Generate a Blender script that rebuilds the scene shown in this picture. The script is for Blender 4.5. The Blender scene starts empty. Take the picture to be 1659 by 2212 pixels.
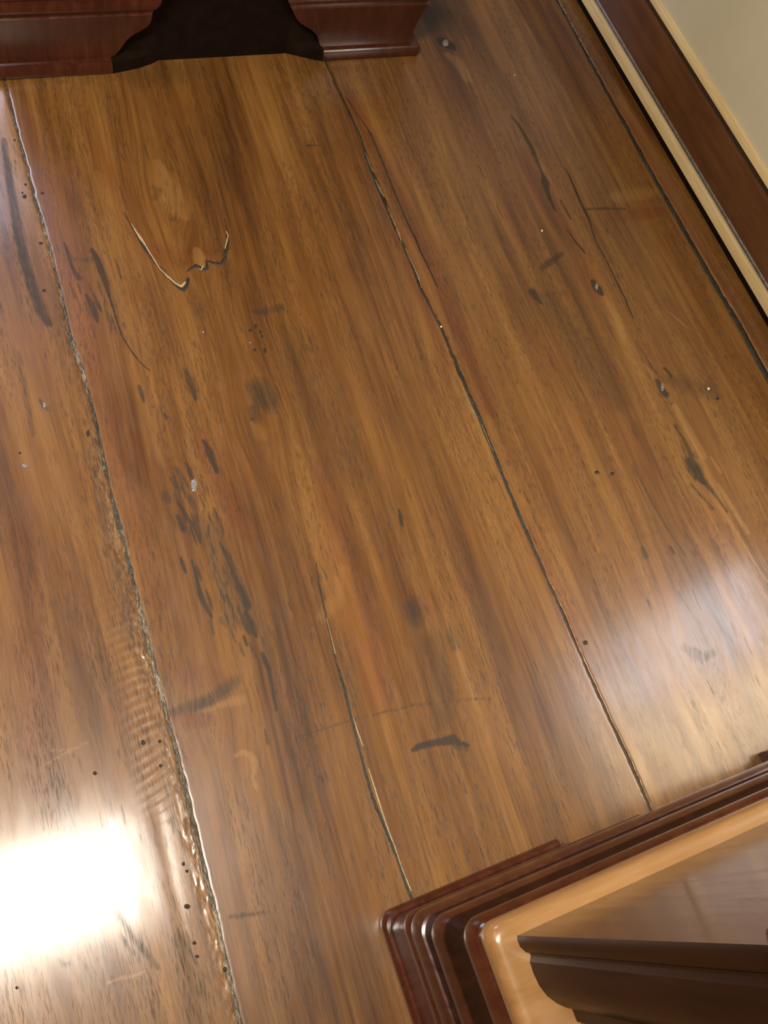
import bpy, bmesh, math, random
import numpy as np
from mathutils import Matrix, Vector

scene = bpy.context.scene
COL = scene.collection
rnd = random.Random(7)

# ------------------------------------------------------------------ camera
W_PX, H_PX, F_PX = 1659.0, 2212.0, 1890.0
CAM_H = 1.45
# rows: world X (across the boards), Y (along the boards), Z (up), seen in image axes (right, down, forward)
RW = np.array([[0.9229438409907585, -0.21898579150018985, 0.31657525404708003],
               [-0.32572291372225565, -0.8825542221394236, 0.3391203612447265],
               [0.20513228392045169, -0.41610486641770505, -0.8858766743543864]])
cam_data = bpy.data.cameras.new('camera')
cam_data.sensor_fit = 'HORIZONTAL'
cam_data.sensor_width = 36.0
cam_data.lens = 36.0 * F_PX / W_PX
cam_data.clip_start = 0.02
cam = bpy.data.objects.new('camera', cam_data)
COL.objects.link(cam)
M = Matrix.Identity(4)
for i in range(3):
    M[i][0] = RW[i, 0]
    M[i][1] = -RW[i, 1]
    M[i][2] = -RW[i, 2]
M[0][3], M[1][3], M[2][3] = 0.0, 0.0, CAM_H
cam.matrix_world = M
scene.camera = cam

# ------------------------------------------------------------------ light
scene.view_settings.view_transform = 'Standard'
scene.view_settings.look = 'None'
scene.view_settings.gamma = 1.0
scene.view_settings.use_curve_mapping = False
scene.view_settings.exposure = 0.0

world = bpy.data.worlds.new('world')
scene.world = world
world.use_nodes = True
bg = world.node_tree.nodes['Background']
bg.inputs[0].default_value = (1.0, 0.86, 0.68, 1)
bg.inputs[1].default_value = 0.10

ROOM = dict(x0=-2.9, x1=1.583, y0=-2.6, y1=3.6, z1=2.72)

def area(name, loc, direction, sx, sy, power, color):
    d = bpy.data.lights.new(name, 'AREA')
    d.shape = 'RECTANGLE'
    d.size, d.size_y = sx, sy
    d.energy = power
    d.color = color
    o = bpy.data.objects.new(name, d)
    COL.objects.link(o)
    o.location = loc
    o.rotation_euler = Vector(direction).to_track_quat('-Z', 'Y').to_euler()
    return o

# warm ceiling panel almost overhead (its reflection burns out on the left board)
area('ceiling_panel_light', (-0.68, 0.285, 2.70), (0, 0, -1), 1.20, 0.42, 90, (1.0, 0.91, 0.77))
# unseen panel added for general light, further left in the room
area('ceiling_panel_light', (-1.75, 1.9, 2.70), (0, 0, -1), 1.20, 0.44, 14, (1.0, 0.91, 0.77))
# daylight window low in the right wall beside the near cabinet
# (one casement clear, the other with a drawn cream blind)
area('window_daylight', (1.540, 0.245, 0.98), (-1, 0, 0), 0.22, 1.16, 7, (0.84, 0.91, 1.0))
area('window_blind_glow', (1.540, -0.11, 0.98), (-1, 0, 0), 0.46, 1.16, 16, (1.0, 0.84, 0.58))
# cool daylight from the window in the far wall
area('window_daylight', (-0.62, 3.56, 1.75), (0, -1, 0), 1.15, 1.30, 52, (0.72, 0.76, 1.0))

# ------------------------------------------------------------------ helpers
def at(x, y, z=0.0):
    """a point of the photograph, found on the level z above the floor"""
    v = RW @ np.array([x - W_PX / 2, y - H_PX / 2, F_PX])
    t = (z - CAM_H) / v[2]
    return v[0] * t, v[1] * t

def mpp(x, y):
    """floor metres per photograph pixel"""
    a = at(x - 2, y); b = at(x + 2, y)
    return math.hypot(a[0] - b[0], a[1] - b[1]) / 4.0

def link(name, me, mat, parent=None, smooth=True):
    o = bpy.data.objects.new(name, me)
    COL.objects.link(o)
    if mat:
        me.materials.append(mat)
    if parent:
        o.parent = parent
    if smooth:
        me.polygons.foreach_set('use_smooth', [True] * len(me.polygons))
    return o

def empty(name, loc=(0, 0, 0), rz=0.0):
    o = bpy.data.objects.new(name, None)
    o.empty_display_size = 0.05
    COL.objects.link(o)
    o.location = loc
    o.rotation_euler = (0, 0, rz)
    return o

def mesh(name, verts, faces):
    me = bpy.data.meshes.new(name)
    me.from_pydata([tuple(map(float, v)) for v in verts], [], faces)
    bm = bmesh.new(); bm.from_mesh(me)
    bmesh.ops.recalc_face_normals(bm, faces=bm.faces)
    bm.to_mesh(me); bm.free()
    me.update()
    return me

def box(name, lo, hi, mat, parent=None, bevel=0.0):
    bm = bmesh.new()
    bmesh.ops.create_cube(bm, size=1.0)
    for v in bm.verts:
        for k in range(3):
            v.co[k] = lo[k] + (v.co[k] + 0.5) * (hi[k] - lo[k])
    if bevel:
        bmesh.ops.bevel(bm, geom=bm.edges[:], offset=bevel, segments=3, profile=0.5, affect='EDGES')
    me = bpy.data.meshes.new(name); bm.to_mesh(me); bm.free()
    return link(name, me, mat, parent, smooth=False)

def tag(o, label=None, cat=None, group=None, kind=None):
    if label: o['label'] = label
    if cat: o['category'] = cat
    if group: o['group'] = group
    if kind: o['kind'] = kind
    return o

def auto_smooth(o, deg=32):
    me = o.data
    bm = bmesh.new(); bm.from_mesh(me)
    lim = math.radians(deg)
    for e in bm.edges:
        if len(e.link_faces) == 2:
            e.smooth = e.calc_face_angle(0) < lim
    bm.to_mesh(me); bm.free()
    me.polygons.foreach_set('use_smooth', [True] * len(me.polygons))

# ------------------------------------------------------------------ materials
class NT:
    def __init__(self, name):
        self.m = bpy.data.materials.new(name)
        self.m.use_nodes = True
        self.t = self.m.node_tree
        self.t.nodes.clear()
        self.out = self.n('ShaderNodeOutputMaterial')
        self.b = self.n('ShaderNodeBsdfPrincipled')
        self.l(self.b.outputs[0], self.out.inputs[0])
    def n(self, kind, **kw):
        x = self.t.nodes.new(kind)
        for k, v in kw.items():
            setattr(x, k, v)
        return x
    def l(self, a, b):
        self.t.links.new(a, b)
    def set(self, sock, v):
        if hasattr(v, 'is_output'):
            self.l(v, sock)
        elif isinstance(v, (tuple, list)) and len(v) == 3 and sock.type == 'RGBA':
            sock.default_value = (*v, 1)
        else:
            sock.default_value = v
    def math(self, op, a, b=0.0, c=0.0, clamp=False):
        x = self.n('ShaderNodeMath', operation=op, use_clamp=clamp)
        self.set(x.inputs[0], a); self.set(x.inputs[1], b); self.set(x.inputs[2], c)
        return x.outputs[0]
    def vmul(self, v, s):
        x = self.n('ShaderNodeVectorMath', operation='MULTIPLY')
        self.set(x.inputs[0], v); x.inputs[1].default_value = s
        return x.outputs[0]
    def vadd(self, v, w):
        x = self.n('ShaderNodeVectorMath', operation='ADD')
        self.set(x.inputs[0], v); self.set(x.inputs[1], w)
        return x.outputs[0]
    def noise(self, vec, scale=1.0, detail=2.0, rough=0.5, dist=0.0):
        x = self.n('ShaderNodeTexNoise')
        self.set(x.inputs['Vector'], vec)
        x.inputs['Scale'].default_value = scale
        x.inputs['Detail'].default_value = detail
        x.inputs['Roughness'].default_value = rough
        x.inputs['Distortion'].default_value = dist
        return x.outputs[0]
    def ramp(self, f, stops):
        x = self.n('ShaderNodeValToRGB')
        self.set(x.inputs[0], f)
        e = x.color_ramp.elements
        while len(e) < len(stops):
            e.new(0.5)
        for k, (p, c) in enumerate(stops):
            e[k].position = p
            e[k].color = (*c, 1) if len(c) == 3 else c
        return x.outputs[0]
    def step(self, f, lo, hi, a=0.0, b=1.0):
        x = self.n('ShaderNodeMapRange', interpolation_type='SMOOTHSTEP')
        self.set(x.inputs[0], f)
        for k, v in zip((1, 2, 3, 4), (lo, hi, a, b)):
            x.inputs[k].default_value = v
        return x.outputs[0]
    def mix(self, f, a, b, mode='MIX'):
        x = self.n('ShaderNodeMix', data_type='RGBA', blend_type=mode)
        self.set(x.inputs[0], f); self.set(x.inputs[6], a); self.set(x.inputs[7], b)
        return x.outputs[2]
    def bump(self, h, strength, dist, normal=None):
        x = self.n('ShaderNodeBump')
        x.inputs['Strength'].default_value = strength
        x.inputs['Distance'].default_value = dist
        self.set(x.inputs['Height'], h)
        if normal: self.l(normal, x.inputs['Normal'])
        return x.outputs[0]

def floor_material():
    k = NT('old_floorboard_wood')
    g = k.n('ShaderNodeAttribute', attribute_name='grain').outputs['Vector']
    st = k.n('ShaderNodeAttribute', attribute_name='stain_shade')
    sep = k.n('ShaderNodeSeparateColor'); k.l(st.outputs['Color'], sep.inputs[0])
    s_dark, s_pale, s_red = sep.outputs
    wear = st.outputs['Alpha']
    sepg = k.n('ShaderNodeSeparateXYZ'); k.l(g, sepg.inputs[0])
    broad = k.noise(k.vmul(g, (7.0, 0.9, 1.0)), detail=3, rough=0.55, dist=0.3)
    band = k.noise(k.vmul(g, (34.0, 1.6, 1.0)), detail=3, rough=0.6, dist=0.35)
    fine = k.noise(k.vmul(g, (150.0, 6.0, 1.0)), detail=3, rough=0.65)
    hair = k.noise(k.vmul(g, (520.0, 16.0, 1.0)), detail=2, rough=0.6)
    pore_n = k.noise(k.vmul(g, (640.0, 46.0, 1.0)), detail=2, rough=0.55)
    pore_m = k.noise(k.vmul(g, (22.0, 2.6, 1.0)), detail=2, rough=0.6)
    cloud = k.noise(k.vmul(g, (9.0, 6.0, 1.0)), detail=2)
    tone = k.math('ADD', k.math('MULTIPLY', broad, 0.42), k.math('MULTIPLY', band, 0.40))
    tone = k.math('ADD', tone, k.math('MULTIPLY', fine, 0.20))
    tone = k.math('ADD', tone, k.math('MULTIPLY', hair, 0.10))
    col = k.ramp(tone, [(0.41, FLOOR_C[0]), (0.51, FLOOR_C[1]), (0.60, FLOOR_C[2]), (0.71, FLOOR_C[3])])
    # some boards and zones lean to red, others to ochre
    red = k.mix(1.0, col, (1.02, 0.74, 0.62), 'MULTIPLY')
    redf = k.math('ADD', k.step(cloud, 0.50, 0.74, 0.0, 0.22),
                  k.step(k.math('ADD', s_red, k.math('MULTIPLY', k.math('SUBTRACT', fine, 0.5), 0.5)), 0.05, 1.0, 0.0, 0.75), clamp=True)
    col = k.mix(redf, col, red)
    col = k.mix(k.math('MULTIPLY', redf, 0.28), col, (0.075, 0.026, 0.012))
    # short dark pores
    pm = k.step(pore_m, 0.36, 0.62, 0.12, 1.0)
    pores = k.math('MULTIPLY', k.step(pore_n, 0.535, 0.630), pm)
    col = k.mix(k.math('MULTIPLY', pores, 0.66), col, (0.036, 0.018, 0.008))
    # long hairlines of darker summer wood
    hl = k.noise(k.vmul(g, (300.0, 3.0, 1.0)), detail=3, rough=0.7, dist=0.2)
    hl = k.math('MULTIPLY', k.step(hl, 0.53, 0.64), k.step(band, 0.62, 0.42, 0.25, 1.0))
    col = k.mix(k.math('MULTIPLY', hl, 0.42), col, (0.062, 0.026, 0.009))
    # pale patches and flakes
    pf = k.math('ADD', s_pale, k.math('MULTIPLY', k.math('SUBTRACT', fine, 0.5), 0.60))
    col = k.mix(k.math('MULTIPLY', k.math('MULTIPLY_ADD', pf, 0.50, -0.03, clamp=True), k.step(s_pale, 0.0, 0.14)), col, (0.42, 0.225, 0.068))
    # dark stains and painted cabinet shadow follow the grain at their edges
    df = k.math('ADD', s_dark, k.math('MULTIPLY', k.math('SUBTRACT', fine, 0.5), 0.9))
    df = k.math('ADD', df, k.math('MULTIPLY', k.math('SUBTRACT', pore_n, 0.5), 0.9))
    dm = k.math('MULTIPLY', k.math('MULTIPLY_ADD', df, 1.30, -0.03, clamp=True), k.step(s_dark, 0.0, 0.14))
    col = k.mix(k.math('MULTIPLY', dm, 0.86), col, (0.026, 0.020, 0.013))
    # worn edge along the old joint: raw pale fibres and worm tracks
    wv = k.noise(k.vmul(g, (210.0, 52.0, 1.0)), detail=3, rough=0.6, dist=0.8)
    wt = k.math('MULTIPLY', wear, k.step(wv, 0.50, 0.60))
    wp = k.math('MULTIPLY', wear, k.step(wv, 0.47, 0.40))
    col = k.mix(k.math('MULTIPLY', wt, 0.55), col, (0.40, 0.27, 0.14))
    col = k.mix(k.math('MULTIPLY', wp, 0.70), col, (0.035, 0.026, 0.018))
    k.set(k.b.inputs['Base Color'], col)
    rn = k.noise(k.vmul(g, (60.0, 14.0, 1.0)), detail=3)
    ro = k.math('ADD', k.step(rn, 0.3, 0.75, 0.36, 0.48), k.math('MULTIPLY', pores, 0.15))
    ro = k.math('ADD', ro, k.math('MULTIPLY', dm, 0.12))
    k.set(k.b.inputs['Roughness'], ro)
    k.b.inputs['Specular IOR Level'].default_value = 0.35
    h = k.math('SUBTRACT', k.math('MULTIPLY', fine, 0.30), k.math('MULTIPLY', pores, 0.8))
    h = k.math('ADD', h, k.math('MULTIPLY', k.math('MULTIPLY', wv, wear), 5.0))
    n1 = k.bump(h, 0.25, 0.0005)
    lump = k.noise(k.vmul(g, (26.0, 9.0, 1.0)), detail=2)
    k.set(k.b.inputs['Normal'], k.bump(lump, 0.15, 0.001, n1))
    # old varnish on top: smooth, slightly wavy, gone where the edge is worn raw
    k.b.inputs['Coat IOR'].default_value = 1.5
    k.set(k.b.inputs['Coat Weight'], k.math('SUBTRACT', 0.9, k.math('MULTIPLY', dm, 0.5)))
    k.set(k.b.inputs['Coat Roughness'], k.math('ADD', k.step(rn, 0.3, 0.75, 0.0, 0.07), k.step(sepg.outputs[2], 4.0, 5.0, 0.115, 0.185)))
    hc = k.math('ADD', k.math('MULTIPLY', lump, 0.8), k.math('MULTIPLY', k.math('MULTIPLY', wv, wear), 1.6))
    hc = k.math('SUBTRACT', hc, k.math('MULTIPLY', pores, 0.04))
    k.set(k.b.inputs['Coat Normal'], k.bump(hc, 0.14, 0.001))
    return k.m

FLOOR_C = [(0.074, 0.0265, 0.0065), (0.150, 0.060, 0.0130), (0.212, 0.092, 0.0205), (0.292, 0.139, 0.034)]

def wood_material(name, dark, mid, light, rough=0.3, scale=(60, 60, 5), coat=0.0, contrast=1.0, spec=0.5):
    k = NT(name)
    tc = k.n('ShaderNodeTexCoord').outputs['Object']
    a = k.noise(k.vmul(tc, scale), detail=4, rough=0.6, dist=0.4)
    b = k.noise(k.vmul(tc, (5.0, 5.0, 5.0)), detail=3)
    f = k.math('ADD', k.math('MULTIPLY', a, 0.6 * contrast), k.math('MULTIPLY', b, 0.5))
    k.set(k.b.inputs['Base Color'], k.ramp(f, [(0.36, dark), (0.54, mid), (0.72, light)]))
    k.set(k.b.inputs['Roughness'], k.step(a, 0.3, 0.7, rough - 0.04, rough + 0.05))
    k.b.inputs['Specular IOR Level'].default_value = spec
    if coat:
        k.b.inputs['Coat Weight'].default_value = coat
        k.b.inputs['Coat Roughness'].default_value = 0.12
    k.set(k.b.inputs['Normal'], k.bump(a, 0.12, 0.0006))
    return k.m

def plain_material(name, col, col2, rough=0.7, scale=30.0, bump=0.0):
    k = NT(name)
    tc = k.n('ShaderNodeTexCoord').outputs['Object']
    a = k.noise(k.vmul(tc, (scale, scale, scale)), detail=4, rough=0.6)
    k.set(k.b.inputs['Base Color'], k.ramp(a, [(0.3, col), (0.7, col2)]))
    k.b.inputs['Roughness'].default_value = rough
    if bump:
        k.set(k.b.inputs['Normal'], k.bump(a, 0.3, bump))
    return k.m

def filler_material(name, lo, mid, hi, hi_at):
    k = NT(name)
    tc = k.n('ShaderNodeTexCoord').outputs['Object']
    a = k.noise(k.vmul(tc, (420.0, 95.0, 300.0)), detail=3, rough=0.65)
    b = k.noise(k.vmul(tc, (30.0, 9.0, 9.0)), detail=2)
    f = k.math('ADD', k.math('MULTIPLY', a, 0.6), k.math('MULTIPLY', b, 0.4))
    k.set(k.b.inputs['Base Color'], k.ramp(f, [(0.38, lo), (0.50, mid), (hi_at, hi)]))
    k.b.inputs['Roughness'].default_value = 0.55
    k.set(k.b.inputs['Normal'], k.bump(a, 0.9, 0.003))
    return k.m

MAT_FLOOR = floor_material()
MAT_SUB = plain_material('dark_underfloor', (0.012, 0.010, 0.008), (0.03, 0.024, 0.018), 0.9)
MAT_FILL = filler_material('dusty_joint_filler', (0.022, 0.018, 0.012), (0.085, 0.070, 0.045), (0.36, 0.30, 0.21), 0.64)
MAT_FILL_DK = filler_material('dark_joint_filler', (0.010, 0.009, 0.006), (0.028, 0.024, 0.016), (0.085, 0.072, 0.045), 0.70)
MAT_CRACK = filler_material('dark_crack_filler', (0.016, 0.011, 0.007), (0.030, 0.022, 0.013), (0.075, 0.055, 0.030), 0.70)
MAT_PALE = plain_material('pale_crack_filler', (0.34, 0.24, 0.115), (0.55, 0.42, 0.23), 0.55, 160, 0.001)
MAT_DULL = plain_material('dusty_tan_filler', (0.10, 0.075, 0.038), (0.34, 0.26, 0.14), 0.6, 260, 0.001)
MAT_SPECK = plain_material('white_paint_speck', (0.62, 0.58, 0.48), (0.78, 0.74, 0.66), 0.6, 200)
MAT_GREY = plain_material('grey_glint_knot', (0.14, 0.13, 0.12), (0.30, 0.29, 0.28), 0.22, 220, 0.001)  # grey for painted glints and knot centres
MAT_HOLE = plain_material('nail_hole_black', (0.020, 0.012, 0.008), (0.035, 0.020, 0.012), 0.7, 200)
MAT_MAHOG = wood_material('polished_mahogany', (0.038, 0.0085, 0.004), (0.060, 0.014, 0.006), (0.090, 0.024, 0.009), 0.22, coat=0.4)
MAT_MAHOG_BODY = wood_material('brown_mahogany_panel', (0.040, 0.016, 0.007), (0.060, 0.025, 0.011), (0.090, 0.040, 0.018), 0.24, coat=0.35)
MAT_SHADED = wood_material('shade_darkened_mahogany', (0.014, 0.005, 0.0025), (0.024, 0.008, 0.004), (0.040, 0.014, 0.006), 0.38, spec=0.2)  # darker copy of the mahogany, shade on post and recesses painted in
MAT_LEDGE = wood_material('honey_coloured_ledge_wood', (0.25, 0.120, 0.038), (0.32, 0.160, 0.054), (0.39, 0.205, 0.078), 0.30, scale=(9, 60, 60), coat=0.3)
MAT_BLACK = plain_material('shadowed_back_board', (0.010, 0.005, 0.003), (0.015, 0.008, 0.005), 0.95)  # near-black colour carries the shade under cabinet and skirting
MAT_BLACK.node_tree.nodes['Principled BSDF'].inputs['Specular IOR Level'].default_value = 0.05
MAT_SKIRT = wood_material('brown_stained_skirting', (0.095, 0.036, 0.013), (0.145, 0.057, 0.020), (0.195, 0.080, 0.029), 0.36, scale=(40, 4, 40), contrast=0.8)
MAT_PINE = wood_material('pale_pine_strip', (0.56, 0.39, 0.17), (0.72, 0.53, 0.26), (0.80, 0.62, 0.34), 0.45, scale=(220, 7, 220), contrast=1.0)
MAT_GREYBEAD = plain_material('grey_bead', (0.10, 0.085, 0.070), (0.24, 0.21, 0.17), 0.4, 90)
MAT_WALL = plain_material('sage_cream_wall_paint', (0.66, 0.60, 0.42), (0.74, 0.68, 0.49), 0.45, 3.0)
MAT_GAP = plain_material('shadow_brown_gap', (0.030, 0.016, 0.007), (0.045, 0.024, 0.010), 0.8)  # dark brown paints in the shadow between board and cap
MAT_WALL_FAR = plain_material('brown_room_wall', (0.085, 0.060, 0.038), (0.105, 0.075, 0.048), 0.7, 3.0)
MAT_CEIL = plain_material('cream_ceiling_paint', (0.42, 0.38, 0.31), (0.45, 0.41, 0.34), 0.8, 3.0)
MAT_WHITE = plain_material('white_window_paint', (0.68, 0.66, 0.60), (0.74, 0.72, 0.66), 0.4, 20)

# ------------------------------------------------------------------ room shell
def rect_wall(name, lo, hi, mat):
    return tag(box(name, lo, hi, mat), kind='structure')

R_ = ROOM
rect_wall('wall_right', (R_['x1'], R_['y0'], -0.03), (R_['x1'] + 0.12, R_['y1'], R_['z1']), MAT_WALL)
rect_wall('wall_left', (R_['x0'] - 0.12, R_['y0'], -0.03), (R_['x0'], R_['y1'], R_['z1']), MAT_WALL_FAR)
rect_wall('wall_back', (R_['x0'] - 0.12, R_['y1'], -0.03), (R_['x1'] + 0.12, R_['y1'] + 0.12, R_['z1']), MAT_WALL_FAR)
rect_wall('wall_front', (R_['x0'] - 0.12, R_['y0'] - 0.12, -0.03), (R_['x1'] + 0.12, R_['y0'], R_['z1']), MAT_WALL_FAR)
rect_wall('ceiling', (R_['x0'] - 0.12, R_['y0'] - 0.12, R_['z1']), (R_['x1'] + 0.12, R_['y1'] + 0.12, R_['z1'] + 0.1), MAT_CEIL)

def window_frame(name, axis, pos, c, z, w, h):
    """four painted members and a glazing bar round a window opening, on the room face of a wall"""
    e = tag(empty(name, (0, 0, 0)), kind='structure')
    t = 0.05
    a0, a1, z0, z1 = c - w / 2, c + w / 2, z - h / 2, z + h / 2
    for (p0, p1, q0, q1) in ((a0 - t, a0, z0 - t, z1 + t), (a1, a1 + t, z0 - t, z1 + t),
                             (a0, a1, z0 - t, z0), (a0, a1, z1, z1 + t)):
        if axis == 'x':
            box('window_frame', (pos - 0.035, p0, q0), (pos, p1, q1), MAT_WHITE, e, 0.006)
        else:
            box('window_frame', (p0, pos - 0.035, q0), (p1, pos, q1), MAT_WHITE, e, 0.006)
    return e
window_frame('window_1', 'x', R_['x1'], 0.01, 0.98, 0.74, 1.18)
window_frame('window_2', 'y', R_['y1'], -0.62, 1.75, 1.15, 1.30)

# ------------------------------------------------------------------ floor boards
nrng = np.random.default_rng(11)
LAT = nrng.random((256, 256))
def vnoise(x, y):
    xi = np.floor(x).astype(int); yi = np.floor(y).astype(int)
    fx = x - xi; fy = y - yi
    fx = fx * fx * (3 - 2 * fx); fy = fy * fy * (3 - 2 * fy)
    a = LAT[xi % 256, yi % 256]; b = LAT[(xi + 1) % 256, yi % 256]
    c = LAT[xi % 256, (yi + 1) % 256]; d = LAT[(xi + 1) % 256, (yi + 1) % 256]
    return (a * (1 - fx) + b * fx) * (1 - fy) + (c * (1 - fx) + d * fx) * fy

# the joints between the boards: photograph x, y, gap width (pixels)
SEAM_A = [(12, 180, 5), (33, 268, 5), (57, 357, 6), (76, 433, 6), (100, 509, 7), (119, 585, 7), (137, 661, 9), (153, 737, 13),
          (178, 800, 9), (205, 906, 9), (231, 1031, 10), (263, 1157, 12), (294, 1282, 14), (318, 1379, 12), (345, 1489, 13),
          (371, 1584, 8), (396, 1686, 10), (422, 1796, 12), (446, 1896, 9), (470, 1995, 7), (492, 2098, 7), (518, 2208, 7)]
SEAM_B = [(705, 135, 5), (780, 295, 6), (795, 345, 9), (818, 403, 10), (838, 451, 8), (863, 510, 7), (889, 568, 7), (912, 626, 7),
          (953, 705, 8), (988, 791, 9), (1041, 913, 9), (1076, 1000, 9), (1116, 1098, 8), (1162, 1202, 6), (1226, 1347, 6), (1266, 1439, 6),
          (1313, 1543, 6), (1365, 1653, 7), (1405, 1746, 7)]
SEAM_C = [(1205, 0, 5), (1313, 200, 8), (1353, 271, 9), (1399, 357, 9), (1449, 443, 10), (1497, 528, 11), (1563, 643, 11), (1598, 700, 12), (1659, 814, 13)]

def seam_curve(s):
    P = [(at(x, y), w * mpp(x, y)) for x, y, w in s]
    P.sort(key=lambda q: q[0][1])
    ys = np.array([q[0][1] for q in P]); xs = np.array([q[0][0] for q in P]); ws = np.array([q[1] for q in P])
    return lambda y: (np.interp(y, ys, xs), np.interp(y, ys, ws))
cA, cB, cC = seam_curve([(x, y, 1.5 + 0.42 * w) for x, y, w in SEAM_A]), seam_curve([(x, y, 0.8 * w) for x, y, w in SEAM_B]), seam_curve(SEAM_C)
const = lambda x, w=0.005: (lambda y: (np.full_like(y, x), np.full_like(y, w)))

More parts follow.
